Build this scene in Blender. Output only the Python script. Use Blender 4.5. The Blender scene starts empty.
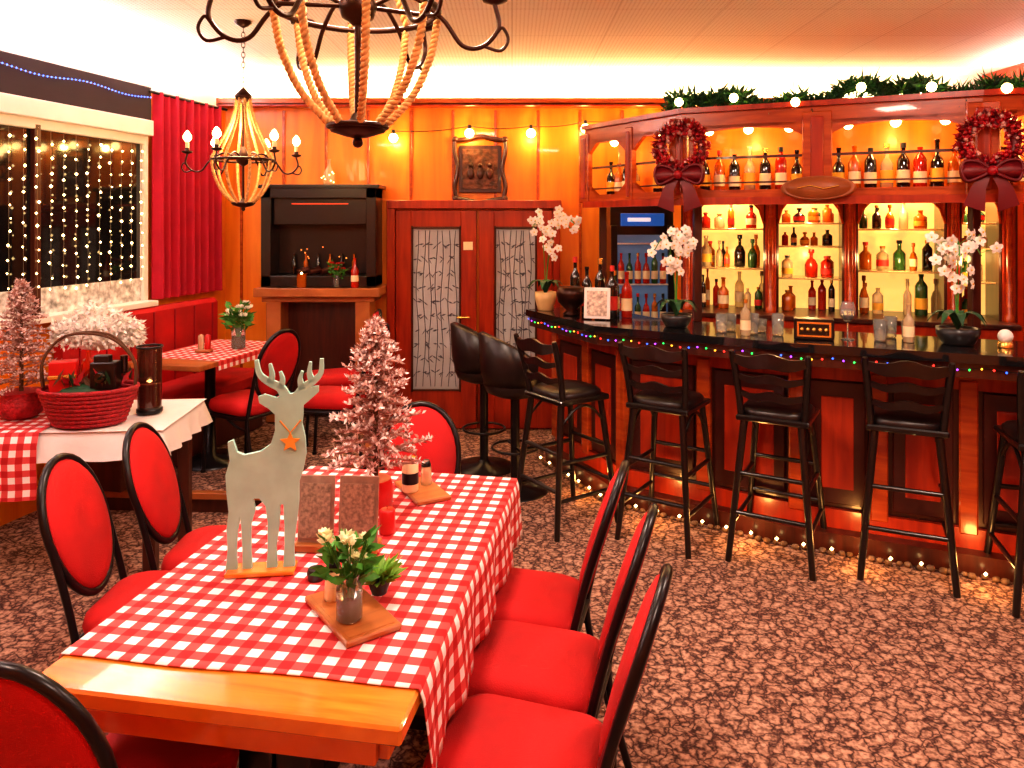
import bpy,bmesh,math,random
from mathutils import Vector,Matrix
from mathutils.geometry import tessellate_polygon
random.seed(7)
R=random.random
def U(a,b): return a+(b-a)*random.random()
SC=bpy.context.scene
SC.view_settings.view_transform='Standard'
for lk in ('Medium High Contrast','Standard - Medium High Contrast','None'):
    try:
        SC.view_settings.look=lk; print('LOOK',lk); break
    except Exception as e: print('no look',lk,e)
SC.view_settings.exposure=0.0
# ------------------------------------------------------------ materials
MATS={}
def mat(name,col,rough=.5,metal=0,emit=0,ecol=None,trans=0,noise=.12,nscale=8,coat=0,bump=0,bscale=60):
    if name in MATS: return MATS[name]
    m=bpy.data.materials.new(name); m.use_nodes=True
    nt=m.node_tree; b=nt.nodes['Principled BSDF']
    b.inputs['Roughness'].default_value=rough
    b.inputs['Metallic'].default_value=metal
    b.inputs['Transmission Weight'].default_value=trans
    b.inputs['Coat Weight'].default_value=coat
    tc=nt.nodes.new('ShaderNodeTexCoord')
    n=nt.nodes.new('ShaderNodeTexNoise'); n.inputs['Scale'].default_value=nscale; n.inputs['Detail'].default_value=3
    nt.links.new(tc.outputs['Object'],n.inputs['Vector'])
    r=nt.nodes.new('ShaderNodeValToRGB')
    r.color_ramp.elements[0].position=.3; r.color_ramp.elements[1].position=.7
    c0=[max(0,c*(1-noise)) for c in col[:3]]+[1]; c1=[min(1,c*(1+noise)) for c in col[:3]]+[1]
    r.color_ramp.elements[0].color=c0; r.color_ramp.elements[1].color=c1
    nt.links.new(n.outputs['Fac'],r.inputs['Fac']); nt.links.new(r.outputs['Color'],b.inputs['Base Color'])
    if emit:
        b.inputs['Emission Color'].default_value=list(ecol or col)[:3]+[1]
        b.inputs['Emission Strength'].default_value=emit
    if bump:
        n2=nt.nodes.new('ShaderNodeTexNoise'); n2.inputs['Scale'].default_value=bscale
        nt.links.new(tc.outputs['Object'],n2.inputs['Vector'])
        bp=nt.nodes.new('ShaderNodeBump'); bp.inputs['Strength'].default_value=bump; bp.inputs['Distance'].default_value=.01
        nt.links.new(n2.outputs['Fac'],bp.inputs['Height']); nt.links.new(bp.outputs['Normal'],b.inputs['Normal'])
    MATS[name]=m; return m
def wood(name,c0,c1,rough=.35,scale=3,stretch=(1,1,8),coat=.3):
    if name in MATS: return MATS[name]
    m=bpy.data.materials.new(name); m.use_nodes=True
    nt=m.node_tree; b=nt.nodes['Principled BSDF']; b.inputs['Roughness'].default_value=rough
    b.inputs['Coat Weight'].default_value=coat
    tc=nt.nodes.new('ShaderNodeTexCoord'); mp=nt.nodes.new('ShaderNodeMapping')
    mp.inputs['Scale'].default_value=[scale*8/s for s in stretch]
    nt.links.new(tc.outputs['Object'],mp.inputs['Vector'])
    n=nt.nodes.new('ShaderNodeTexNoise'); n.inputs['Scale'].default_value=1; n.inputs['Detail'].default_value=5; n.inputs['Distortion'].default_value=.6
    nt.links.new(mp.outputs[0],n.inputs['Vector'])
    r=nt.nodes.new('ShaderNodeValToRGB'); r.color_ramp.elements[0].position=.3; r.color_ramp.elements[1].position=.7
    r.color_ramp.elements[0].color=list(c0)+[1]; r.color_ramp.elements[1].color=list(c1)+[1]
    nt.links.new(n.outputs['Fac'],r.inputs['Fac']); nt.links.new(r.outputs['Color'],b.inputs['Base Color'])
    MATS[name]=m; return m
def node_mat(name,rough=.6):
    m=bpy.data.materials.new(name); m.use_nodes=True; nt=m.node_tree
    b=nt.nodes['Principled BSDF']; b.inputs['Roughness'].default_value=rough
    return m,nt,b

RED=mat('red_upholstery',(.44,.003,.005),.8,noise=.3,nscale=4,bump=.25,bscale=300)
BLK=mat('black_metal',(.010,.008,.010),.3,metal=.3)
BLKW=mat('black_wood',(.008,.005,.005),.32,coat=.3)
DARKM=mat('dark_bronze',(.045,.016,.010),.35,metal=.7)
ROPE=mat('rope',(.66,.36,.13),.8,noise=.35,nscale=60)
IVORY=mat('ivory_candle',(.85,.62,.35),.5)
BULB=mat('warm_bulb',(1,.8,.45),.3,emit=16,ecol=(1,.68,.26))
BULBS=mat('warm_bulb_small',(1,.8,.45),.3,emit=10,ecol=(1,.66,.26))
WHITE=mat('white_paint',(.86,.83,.78),.5,noise=.03)
WCLOTH=mat('white_cloth',(.80,.76,.76),.8,noise=.04,bump=.2,bscale=200)
TABLEW=wood('honey_wood',(.55,.13,.012),(.78,.26,.03),.2,3,(8,1,8),.6)
MAHOG=wood('mahogany',(.26,.016,.005),(.47,.042,.009),.28,2.5,(1,1,10))
DARKW=wood('dark_wood',(.035,.007,.004),(.085,.016,.007),.35,3,(1,1,8))
CANW=wood('canopy_wood',(.30,.034,.006),(.52,.088,.012),.26,3,(8,8,1))
PANEL=wood('wall_panel_wood',(.74,.16,.006),(.92,.29,.016),.4,1.2,(1,1,10),.15)
MIDW=wood('mid_wood',(.30,.085,.02),(.46,.15,.035),.4,4,(8,1,8))
GREEN=mat('leaf_green',(.06,.25,.03),.5,noise=.35,nscale=20)
PINE=mat('pine_green',(.012,.075,.025),.6,noise=.4,nscale=30)
PETAL=mat('orchid_petal',(.92,.88,.80),.5,noise=.04)
YEL=mat('flower_centre',(.9,.55,.05),.5)
FROST=mat('flocked_branch',(.40,.20,.16),.8,noise=.4,nscale=25)
FROSTW=mat('flock_snow',(.82,.66,.64),.85,noise=.15)
BARK=mat('bark',(.10,.04,.015),.8)
REDP=mat('red_glaze',(.52,.010,.010),.3)
REDB=mat('red_ribbon',(.30,.003,.010),.45)
DRED=mat('dark_red_ribbon',(.14,.002,.006),.5)
GLASS=mat('clear_glass',(.85,.88,.85),.05,trans=.85,noise=0)
AMBER=mat('amber_glass',(.66,.15,.006),.08,trans=.4,coat=.5)
GREENG=mat('green_glass',(.03,.10,.02),.08,trans=.2,coat=.5)
DKG=mat('dark_glass_bottle',(.010,.006,.005),.08,coat=.8)
CLRB=mat('clear_spirit',(.82,.64,.40),.08,trans=.6)
REDL=mat('red_liquor',(.50,.02,.006),.08,trans=.2)
LABEL=mat('label_paper',(.85,.70,.42),.6)
LABELR=mat('label_red',(.65,.03,.02),.6)
LABELY=mat('label_yellow',(.85,.45,.04),.6)
GOLD=mat('gold',(.85,.5,.12),.25,metal=.8)
GRAYC=mat('ceramic_black',(.02,.02,.022),.3)
BASKET=mat('red_wicker',(.34,.005,.012),.6,noise=.4,nscale=60,bump=.6,bscale=90)
NOTE=mat('menu_card',(.34,.20,.15),.6,noise=.25,nscale=30)

def carpet():
    m,nt,b=node_mat('carpet_crackle',.95)
    tc=nt.nodes.new('ShaderNodeTexCoord')
    nz=nt.nodes.new('ShaderNodeTexNoise'); nz.inputs['Scale'].default_value=16; nz.inputs['Detail'].default_value=3
    nt.links.new(tc.outputs['Object'],nz.inputs['Vector'])
    mx=nt.nodes.new('ShaderNodeMix'); mx.data_type='RGBA'; mx.blend_type='ADD'; mx.inputs[0].default_value=.12
    nt.links.new(tc.outputs['Object'],mx.inputs[6]); nt.links.new(nz.outputs['Color'],mx.inputs[7])
    v=nt.nodes.new('ShaderNodeTexVoronoi'); v.feature='DISTANCE_TO_EDGE'; v.inputs['Scale'].default_value=16
    nt.links.new(mx.outputs[2],v.inputs['Vector'])
    r=nt.nodes.new('ShaderNodeValToRGB')
    e=r.color_ramp.elements; e[0].position=.02; e[0].color=(.070,.022,.018,1); e[1].position=.11; e[1].color=(.40,.215,.145,1)
    x=e.new(.35); x.color=(.56,.335,.235,1)
    nt.links.new(v.outputs['Distance'],r.inputs['Fac'])
    n2=nt.nodes.new('ShaderNodeTexNoise'); n2.inputs['Scale'].default_value=55; n2.inputs['Detail'].default_value=5
    nt.links.new(tc.outputs['Object'],n2.inputs['Vector'])
    r2=nt.nodes.new('ShaderNodeValToRGB'); r2.color_ramp.elements[0].position=.40; r2.color_ramp.elements[0].color=(.28,.21,.20,1)
    r2.color_ramp.elements[1].position=.56; r2.color_ramp.elements[1].color=(1,1,1,1)
    nt.links.new(n2.outputs['Fac'],r2.inputs['Fac'])
    m2=nt.nodes.new('ShaderNodeMix'); m2.data_type='RGBA'; m2.blend_type='MULTIPLY'; m2.inputs[0].default_value=.85
    nt.links.new(r.outputs['Color'],m2.inputs[6]); nt.links.new(r2.outputs['Color'],m2.inputs[7])
    nt.links.new(m2.outputs[2],b.inputs['Base Color'])
    bp=nt.nodes.new('ShaderNodeBump'); bp.inputs['Strength'].default_value=.3
    nt.links.new(n2.outputs['Fac'],bp.inputs['Height']); nt.links.new(bp.outputs['Normal'],b.inputs['Normal'])
    return m
CARPET=carpet()
def gingham(name,sq):
    m,nt,b=node_mat(name,.8)
    tc=nt.nodes.new('ShaderNodeTexCoord'); sx=nt.nodes.new('ShaderNodeSeparateXYZ')
    nt.links.new(tc.outputs['UV'],sx.inputs[0])
    def stripe(o):
        d=nt.nodes.new('ShaderNodeMath'); d.operation='MULTIPLY'; d.inputs[1].default_value=1/(2*sq)
        f=nt.nodes.new('ShaderNodeMath'); f.operation='FRACT'
        g=nt.nodes.new('ShaderNodeMath'); g.operation='GREATER_THAN'; g.inputs[1].default_value=.5
        nt.links.new(o,d.inputs[0]); nt.links.new(d.outputs[0],f.inputs[0]); nt.links.new(f.outputs[0],g.inputs[0]); return g.outputs[0]
    a=stripe(sx.outputs[0]); c=stripe(sx.outputs[1])
    ad=nt.nodes.new('ShaderNodeMath'); ad.operation='ADD'; nt.links.new(a,ad.inputs[0]); nt.links.new(c,ad.inputs[1])
    h=nt.nodes.new('ShaderNodeMath'); h.operation='MULTIPLY'; h.inputs[1].default_value=.5; nt.links.new(ad.outputs[0],h.inputs[0])
    r=nt.nodes.new('ShaderNodeValToRGB'); r.color_ramp.interpolation='CONSTANT'
    e=r.color_ramp.elements; e[0].position=0; e[0].color=(.82,.78,.78,1); e[1].position=.25; e[1].color=(.62,.065,.065,1)
    x=e.new(.75); x.color=(.42,.003,.008,1)
    nt.links.new(h.outputs[0],r.inputs['Fac']); nt.links.new(r.outputs['Color'],b.inputs['Base Color'])
    return m
GING=gingham('red_gingham',.031)
def ceilmat():
    m,nt,b=node_mat('ceiling_tiles',.8)
    tc=nt.nodes.new('ShaderNodeTexCoord')
    br=nt.nodes.new('ShaderNodeTexBrick'); br.offset=0; br.inputs['Scale'].default_value=1
    br.inputs['Brick Width'].default_value=.62; br.inputs['Row Height'].default_value=.62; br.inputs['Mortar Size'].default_value=.004
    br.inputs['Color1'].default_value=(.88,.84,.86,1); br.inputs['Color2'].default_value=(.86,.81,.83,1); br.inputs['Mortar'].default_value=(.70,.64,.66,1)
    nt.links.new(tc.outputs['Object'],br.inputs['Vector'])
    v=nt.nodes.new('ShaderNodeTexVoronoi'); v.inputs['Scale'].default_value=40; v.inputs['Randomness'].default_value=.1
    nt.links.new(tc.outputs['Object'],v.inputs['Vector'])
    r=nt.nodes.new('ShaderNodeValToRGB'); r.color_ramp.elements[0].position=.15; r.color_ramp.elements[0].color=(.7,.62,.62,1); r.color_ramp.elements[1].position=.28; r.color_ramp.elements[1].color=(1,1,1,1)
    nt.links.new(v.outputs['Distance'],r.inputs['Fac'])
    mx=nt.nodes.new('ShaderNodeMix'); mx.data_type='RGBA'; mx.blend_type='MULTIPLY'; mx.inputs[0].default_value=1
    nt.links.new(br.outputs['Color'],mx.inputs[6]); nt.links.new(r.outputs['Color'],mx.inputs[7])
    nt.links.new(mx.outputs[2],b.inputs['Base Color']); return m
CEIL=ceilmat()
ETCH=mat('frosted_door_glass',(.50,.52,.54),.4,noise=.08,nscale=6)
ETCHD=mat('etched_bamboo_line',(.10,.10,.13),.5,noise=.2)
FROSTGL=mat('frosted_window_film',(.66,.64,.62),.6,noise=.7,nscale=22)
NIGHT=mat('night_glass',(.008,.008,.010),.06,noise=.5,nscale=3,coat=.5)
CURT=mat('red_curtain',(.44,.003,.028),.8,noise=.1)

# ------------------------------------------------------------ mesh builder
class B:
    def __init__(s,name): s.name=name; s.v=[];s.f=[];s.mi=[];s.sm=[];s.mats=[];s.uv=None;s.M=None
    def add(s,vs,fs,m,smooth=False):
        if m not in s.mats: s.mats.append(m)
        k=s.mats.index(m); o=len(s.v)
        if s.M is not None: vs=[s.M@Vector(v) for v in vs]
        s.v.extend([tuple(v) for v in vs])
        for f in fs: s.f.append(tuple(i+o for i in f)); s.mi.append(k); s.sm.append(smooth)
    def box(s,c,d,m,rz=0,bev=.004,rx=0,ry=0):
        hx,hy,hz=d[0]/2,d[1]/2,d[2]/2; b=min(bev,hx*.45,hy*.45,hz*.45)
        T=Matrix.Translation(c)@Matrix.Rotation(rz,4,'Z')@Matrix.Rotation(ry,4,'Y')@Matrix.Rotation(rx,4,'X')
        if b<=0:
            vs=[(x*hx,y*hy,z*hz) for x in(-1,1) for y in(-1,1) for z in(-1,1)]
            fs=[(0,1,3,2),(4,6,7,5),(0,4,5,1),(2,3,7,6),(0,2,6,4),(1,5,7,3)]
        else:
            vs=[];idx={}
            for x in(-1,1):
                for y in(-1,1):
                    for z in(-1,1):
                        for a in range(3):
                            p=[x*(hx-b),y*(hy-b),z*(hz-b)]; p[a]=(x,y,z)[a]*(hx,hy,hz)[a]
                            idx[(x,y,z,a)]=len(vs); vs.append(p)
            fs=[]
            for a in range(3):
                o=[i for i in range(3) if i!=a]
                for sg in(-1,1):
                    q=[]
                    for u,w in((-1,-1),(1,-1),(1,1),(-1,1)):
                        k=[0,0,0];k[a]=sg;k[o[0]]=u;k[o[1]]=w; q.append(idx[(k[0],k[1],k[2],a)])
                    fs.append(q)
                for u in(-1,1):
                    for w in(-1,1):
                        k0=[0,0,0];k0[a]=-1;k0[o[0]]=u;k0[o[1]]=w; k1=list(k0);k1[a]=1
                        fs.append([idx[(*k0,o[0])],idx[(*k1,o[0])],idx[(*k1,o[1])],idx[(*k0,o[1])]])
            for x in(-1,1):
                for y in(-1,1):
                    for z in(-1,1): fs.append([idx[(x,y,z,0)],idx[(x,y,z,1)],idx[(x,y,z,2)]])
        s.add([T@Vector(v) for v in vs],fs,m)
    def loft(s,rings,m,smooth=True,caps=True,closed=False,wrap=True):
        n=len(rings[0]); vs=[p for r in rings for p in r]; fs=[]
        k=len(rings)
        for i in range(k if closed else k-1):
            a=i*n; b=((i+1)%k)*n
            for j in range(n if wrap else n-1):
                j2=(j+1)%n; fs.append((a+j,a+j2,b+j2,b+j))
        s.add(vs,fs,m,smooth)
        if caps and not closed and wrap:
            s.add(rings[0],[tuple(range(n))[::-1]],m); s.add(rings[-1],[tuple(range(n))],m)
    def lathe(s,prof,c,m,seg=16,caps=True,smooth=True,axis=None):
        rings=[]
        for r,z in prof:
            rings.append([Vector((r*math.cos(2*math.pi*j/seg),r*math.sin(2*math.pi*j/seg),z)) for j in range(seg)])
        T=Matrix.Translation(c)
        if axis is not None: T=T@Vector((0,0,1)).rotation_difference(Vector(axis)).to_matrix().to_4x4()
        s.loft([[T@p for p in r] for r in rings],m,smooth,caps)
    def sph(s,c,r,m,seg=10,rg=6,sc=(1,1,1)):
        rings=[]
        for i in range(rg+1):
            t=math.pi*i/rg; rr=max(.02,math.sin(t))*r; z=-math.cos(t)*r
            rings.append([(c[0]+rr*math.cos(2*math.pi*j/seg)*sc[0],c[1]+rr*math.sin(2*math.pi*j/seg)*sc[1],c[2]+z*sc[2]) for j in range(seg)])
        s.loft(rings,m,True,True)
    def octa(s,c,r,m):
        x,y,z=c
        s.add([(x+r,y,z),(x-r,y,z),(x,y+r,z),(x,y-r,z),(x,y,z+r),(x,y,z-r)],[(0,2,4),(2,1,4),(1,3,4),(3,0,4),(2,0,5),(1,2,5),(3,1,5),(0,3,5)],m,True)
    def tube(s,pts,r,m,seg=8,closed=False,smooth=True):
        pts=[Vector(p) for p in pts]; n=len(pts); rings=[]
        rad=r if isinstance(r,(list,tuple)) else [r]*n
        t0=(pts[1]-pts[0]).normalized(); up=Vector((0,0,1)) if abs(t0.z)<.9 else Vector((1,0,0))
        nrm=(up-t0*up.dot(t0)).normalized()
        for i in range(n):
            if closed: t=(pts[(i+1)%n]-pts[i-1])
            else: t=pts[min(i+1,n-1)]-pts[max(i-1,0)]
            t=t.normalized() if t.length>1e-9 else t0
            nn=nrm-t*nrm.dot(t)
            nrm=nn.normalized() if nn.length>1e-6 else nrm
            bn=t.cross(nrm)
            rings.append([pts[i]+nrm*(rad[i]*math.cos(2*math.pi*j/seg))+bn*(rad[i]*math.sin(2*math.pi*j/seg)) for j in range(seg)])
        s.loft(rings,m,smooth,True,closed)
    def cyl(s,p0,p1,r,m,seg=10,r1=None):
        s.tube([p0,p1],[r,r if r1 is None else r1],m,seg)
    def prism(s,poly,z0,z1,m):
        n=len(poly); s.add([(p[0],p[1],z0) for p in poly],[tuple(range(n))],m); s.add([(p[0],p[1],z1) for p in poly],[tuple(range(n))],m)
        s.add([(p[0],p[1],z0) for p in poly]+[(p[0],p[1],z1) for p in poly],[(i,(i+1)%n,n+(i+1)%n,n+i) for i in range(n)],m)
    def blade(s,p,d,L,w,m):
        p=Vector(p); d=Vector(d).normalized(); q=d.cross(Vector((U(-1,1),U(-1,1),U(-1,1))))
        q=q.normalized() if q.length>1e-5 else Vector((1,0,0))
        s.add([p-q*w*.5,p+d*L*.5-q*w,p+d*L,p+d*L*.5+q*w],[(0,1,2,3)],m)
    def strip(s,c,u,nn,tops,bots,th,m):
        n=len(tops)
        def P(a,z,o): return (c.x+u.x*a+nn.x*o,c.y+u.y*a+nn.y*o,z)
        fr=[P(a,z,-th/2) for a,z in tops]+[P(a,z,-th/2) for a,z in bots]; bk=[P(a,z,th/2) for a,z in tops]+[P(a,z,th/2) for a,z in bots]
        fs=[(i,i+1,n+i+1,n+i) for i in range(n-1)]; o=2*n
        fs+=[(i+o,i+1+o,n+i+1+o,n+i+o) for i in range(n-1)]+[(n+i,n+i+1,n+i+1+o,n+i+o) for i in range(n-1)]
        s.add(fr+bk,fs,m)
    def done(s,loc=(0,0,0),rz=0,parent=None,name=None):
        me=bpy.data.meshes.new(s.name); me.from_pydata(s.v,[],s.f)
        for m in s.mats: me.materials.append(m)
        me.polygons.foreach_set('material_index',s.mi); me.polygons.foreach_set('use_smooth',s.sm)
        if s.uv:
            ul=me.uv_layers.new(name='UVMap')
            for lp in me.loops: ul.data[lp.index].uv=s.uv[lp.vertex_index]
        me.update()
        bm=bmesh.new(); bm.from_mesh(me); bmesh.ops.recalc_face_normals(bm,faces=bm.faces); bm.to_mesh(me); bm.free()
        return inst(me,s.name,loc,rz,parent)
def inst(me,name,loc,rz=0,parent=None,sc=1):
    ob=bpy.data.objects.new(name,me); SC.collection.objects.link(ob)
    ob.location=loc; ob.rotation_euler=(0,0,rz); ob.scale=(sc,sc,sc)
    if parent: ob.parent=parent
    return ob
def bez(P,n):
    P=[Vector(p) for p in P]; out=[]
    Q=[P[0]*2-P[1]]+P+[P[-1]*2-P[-2]]
    for i in range(len(P)-1):
        a,b,c,d=Q[i:i+4]
        for k in range(n):
            t=k/n
            out.append(.5*((2*b)+(c-a)*t+(2*a-5*b+4*c-d)*t*t+(3*b-a-3*c+d)*t**3))
    out.append(P[-1]); return out
def area(name,loc,rot,sx,sy,p,col):
    l=bpy.data.lights.new(name,'AREA'); l.shape='RECTANGLE'; l.size=sx; l.size_y=sy; l.energy=p; l.color=col
    o=bpy.data.objects.new(name,l); SC.collection.objects.link(o); o.location=loc; o.rotation_euler=rot; return o
def point(name,loc,p,col,r=.05):
    l=bpy.data.lights.new(name,'POINT'); l.energy=p; l.color=col; l.shadow_soft_size=r
    o=bpy.data.objects.new(name,l); SC.collection.objects.link(o); o.location=loc; return o

# ------------------------------------------------------------ room
CZ=3.0
b=B('floor'); b.box((0,2.5,-.05),(9.4,8.4,.1),CARPET,bev=0); b.done()
b=B('ceiling'); b.box((0,2.5,CZ+.05),(9.4,8.4,.1),CEIL,bev=0); b.done()
b=B('wall_back')
b.box((.8,6.36,1.36),(7.0,.12,2.72),PANEL,bev=0); b.box((.8,6.36,2.86),(7.0,.12,.28),WHITE,bev=0); b.done()
b=B('wall_right'); b.box((4.06,2.6,1.5),(.12,7.6,3.0),MAHOG,bev=0); b.done()
b=B('wall_front'); b.box((0,-1.16,1.5),(9,.12,3.0),PANEL,bev=0); b.done()
L0=Vector((-2.44,6.3,0)); L1=Vector((-4.3,-1.2,0)); A=(L1-L0).normalized(); NI=Vector((-A.y,A.x,0))
if NI.x<0: NI=-NI
LR=math.atan2(A.y,A.x)
def LW(t,o,z): p=L0+A*t+NI*o; return (p.x,p.y,z)
LEN=(L1-L0).length
b=B('wall_left'); b.box(LW(LEN/2-.05,-.06,1.36),(LEN+.2,.12,2.72),PANEL,rz=LR,bev=0)
b.box(LW(LEN/2-.05,-.06,2.86),(LEN+.2,.12,.28),WHITE,rz=LR,bev=0); b.done()
b=B('trim_1')
x=-2.3
while x<3.9:
    if not(-1.1<x<.45): b.box((x,6.292,1.36),(.022,.016,2.68),CANW,bev=.003)
    else: b.box((x,6.292,2.32),(.022,.016,.76),CANW,bev=.003)
    x+=.36
b.done()
b=B('trim_2'); b.box((.8,6.24,2.735),(6.6,.12,.03),MAHOG); b.box((.8,6.19,2.76),(6.6,.02,.06),CANW); b.done()
b=B('baseboard_back'); b.box((-1.75,6.288,.06),(1.35,.022,.12),MAHOG); b.box((2.2,6.288,.06),(3.6,.022,.12),MAHOG); b.done()
b=B('window_1')
t0,t1=1.0,4.6
b.box(LW((t0+t1)/2,.012,1.76),(t1-t0,.02,1.12),NIGHT,rz=LR,bev=0)
b.box(LW((t0+t1)/2,.02,1.27),(t1-t0,.02,.16),FROSTGL,rz=LR,bev=0)
for t in(t0,1.9,2.8,3.7,t1): b.box(LW(t,.03,1.76),(.045,.05,1.16),WHITE if t in(t0,t1) else DARKW,rz=LR)
b.box(LW((t0+t1)/2,.03,2.34),(t1-t0+.05,.05,.06),WHITE,rz=LR); b.box(LW((t0+t1)/2,.07,1.17),(t1-t0+.05,.14,.04),WHITE,rz=LR)
b.done()
b=B('trim_3')
b.box(LW(2.85,.05,2.425),(3.75,.10,.11),WHITE,rz=LR); b.box(LW(2.85,.04,2.60),(3.75,.08,.24),mat('pelmet_plum',(.02,.004,.010),.7),rz=LR); b.done()
b=B('fairy_light_curtain')
WIRE=mat('thin_wire',(.25,.2,.12),.5)
t=1.06
while t<4.5:
    b.cyl(LW(t,.065,2.3),LW(t,.065,1.3),.0012,WIRE,4)
    z=2.27-U(0,.05)
    while z>1.33: b.octa(LW(t+U(-.012,.012),.066,z),U(.006,.0115),BULBS); z-=U(.065,.095)
    t+=.095
b.done()
b=B('blue_led_garland')
BLUE=mat('blue_led',(.03,.1,1),.3,emit=5,ecol=(.05,.16,1))
t=1.0
while t<4.6: b.octa(LW(t,.092,2.64+.012*math.sin(t*9)),.006,BLUE); t+=.03
b.tube([LW(1+.1*i,.088,2.64+.012*math.sin((1+.1*i)*9)) for i in range(37)],.002,WIRE,4); b.done()
b=B('window_curtain')
rows=[]
for z in(1.19,1.5,2.0,2.4,2.70):
    k=1+.25*(2.7-z)
    rows.append([LW(.18+.76*i/90,.07+.028*k*math.sin(i*.62)+.01*math.sin(i*.31),z) for i in range(91)])
b.loft(rows,CURT,True,False,wrap=False)
b.cyl(LW(.1,.08,2.69),LW(1.0,.08,2.69),.012,BLK); b.done()
b=B('floor_platform')
px=[(-1.05,4.42),(-1.05,6.28),(-2.42,6.28)]+[LW(1.83,0.02,0)[:2]]
b.prism(px,.002,.10,DARKW); b.prism([(p[0],p[1]) for p in px],.10,.12,CARPET)
b.box((-1.05,5.35,.105),(.05,1.86,.04),MIDW); 
q=LW(1.83,.02,0); mx=((q[0]-1.05)/2,(q[1]+4.42)/2); 
b.box((mx[0],mx[1],.105),(math.dist(q[:2],(-1.05,4.42)),.05,.04),MIDW,rz=math.atan2(4.42-q[1],-1.05-q[0])); b.done()
def door(name,x0,x1,panes):
    b=B(name); w=x1-x0; xc=(x0+x1)/2; y=6.262
    st=.13
    b.box((x0+st/2,y,.93),(st,.045,1.84),MAHOG); b.box((x1-st/2,y,.93),(st,.045,1.84),MAHOG)
    b.box((xc,y,1.78),(w-2*st,.045,.14),MAHOG); b.box((xc,y,.17),(w-2*st,.045,.32),MAHOG)
    b.box((xc,y+.01,1.02),(w-2*st,.015,1.42),ETCH,bev=0)
    # etched bamboo: curved canes with nodes and slim leaves, raised a hair off the pane
    hw=w/2-st-.03; gy=y-.0005
    for k in range(7):
        cx=xc-hw+2*hw*(k+.5)/7+U(-.01,.01); ph=U(0,6); P=[(cx+.012*math.sin(ph+j*.9),gy,.36+1.32*j/11) for j in range(12)]
        b.tube(P,.0028,ETCHD,4)
        for j in range(1,11):
            p=P[j]; b.box(p,(.014,.003,.004),ETCHD,bev=0)
            for q in range(2):
                s=random.choice((-1,1)); dx=s*U(.025,.05); dz=U(-.05,.035); wz=.007
                ex=min(max(p[0]+dx,xc-hw-.02),xc+hw+.02)
                b.add([(p[0],gy-.002,p[2]),((p[0]+ex)/2,gy-.002,p[2]+dz/2+wz),(ex,gy-.002,p[2]+dz),((p[0]+ex)/2,gy-.002,p[2]+dz/2-wz)],[(0,1,2,3)],ETCHD)
    for sx in(-1,1): b.box((xc+sx*(w/2-st-.008),y-.02,1.02),(.016,.02,1.4),DARKW)
    b.box((xc,y-.02,1.705),(w-2*st,.02,.016),DARKW); b.box((xc,y-.02,.335),(w-2*st,.02,.016),DARKW)
    b.cyl((x1-.06,y-.02,.95),(x1-.06,y-.06,.95),.01,GOLD); b.cyl((x1-.06,y-.06,.95),(x1-.16,y-.06,.95),.009,GOLD)
    if panes: b.box((x1-.07,y-.026,1.55),(.08,.006,.07),LABEL)
    b.done()
door('door_1',-.98,-.30,True); door('door_2',-.28,.34,False)
b=B('trim_4'); b.box((-1.02,6.26,.95),(.07,.075,1.9),MAHOG); b.box((.375,6.26,.95),(.06,.075,1.9),MAHOG); b.box((-.32,6.255,1.90),(1.47,.085,.07),MAHOG); b.done()

# ------------------------------------------------------------ fireplace cabinet
b=B('electric_fireplace')
F0,F1=-2.03,-1.10; fc=(F0+F1)/2; y0,y1=5.98,6.28; yc=(y0+y1)/2
b.box((fc,6.27,1.63),(F1-F0,.02,.8),BLKW); b.box((F0+.04,yc,1.63),(.08,.3,.8),BLKW); b.box((F1-.04,yc,1.63),(.08,.3,.8),BLKW)
b.box((fc,yc,1.99),(F1-F0,.3,.09),BLKW); b.box((fc,yc,2.04),(F1-F0+.06,.33,.03),BLKW); b.box((fc,yc,1.27),(F1-F0,.3,.09),BLKW)
b.box((fc,6.2,1.63),(F1-F0-.16,.01,.62),BLKW)
b.box((fc,6.05,1.84),(F1-F0-.17,.03,.22),BLKW)
b.box((fc,6.03,1.90),(.46,.01,.008),mat('red_led_bar',(1,.1,.02),.4,emit=.8,ecol=(1,.06,.02)))
EMB=mat('ember_glow',(1,.3,.05),.4,emit=2,ecol=(1,.30,.05))
for i in range(9): b.octa((fc+U(-.2,.2),6.15,1.40+U(0,.18)),U(.005,.010),EMB)
for i in range(5): b.cyl((fc-.2+.1*i,6.08,1.34),(fc-.12+.09*i,6.14,1.36),.025,DARKW)
for i in range(6): b.lathe([(.018,0),(.02,.1),(.008,.13),(.008,.17)],(fc-.25+.1*i,6.16,1.316),AMBER if i%2 else DKG,8)
b.box((fc,yc-.02,1.185),(F1-F0+.08,.38,.07),MIDW); b.box((fc,yc,1.13),(F1-F0-.02,.32,.05),MIDW)
for sx in(-1,1):
    b.box((fc+sx*.36,yc-.04,.62),(.12,.24,.97),MIDW)
b.box((fc,6.2,.62),(.62,.05,.97),DARKW); b.done()
b=B('lantern_bottle'); b.lathe([(.045,0),(.05,.02),(.045,.1),(.03,.13),(.014,.16),(.014,.21),(.02,.215)],(-1.52,6.15,2.056),CLRB,12)
for i in range(8): b.octa((-1.52+.05*math.cos(i),6.15-.05,2.08+.012*i),.006,BULBS)
b.done()
b=B('carved_wooden_picture')
xs=-.27
b.box((xs,6.28,2.20),(.36,.02,.40),DARKW); b.box((xs,6.265,2.20),(.30,.012,.34),mat('carved_relief',(.12,.035,.02),.6,noise=.7,nscale=22,bump=1,bscale=30))
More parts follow.
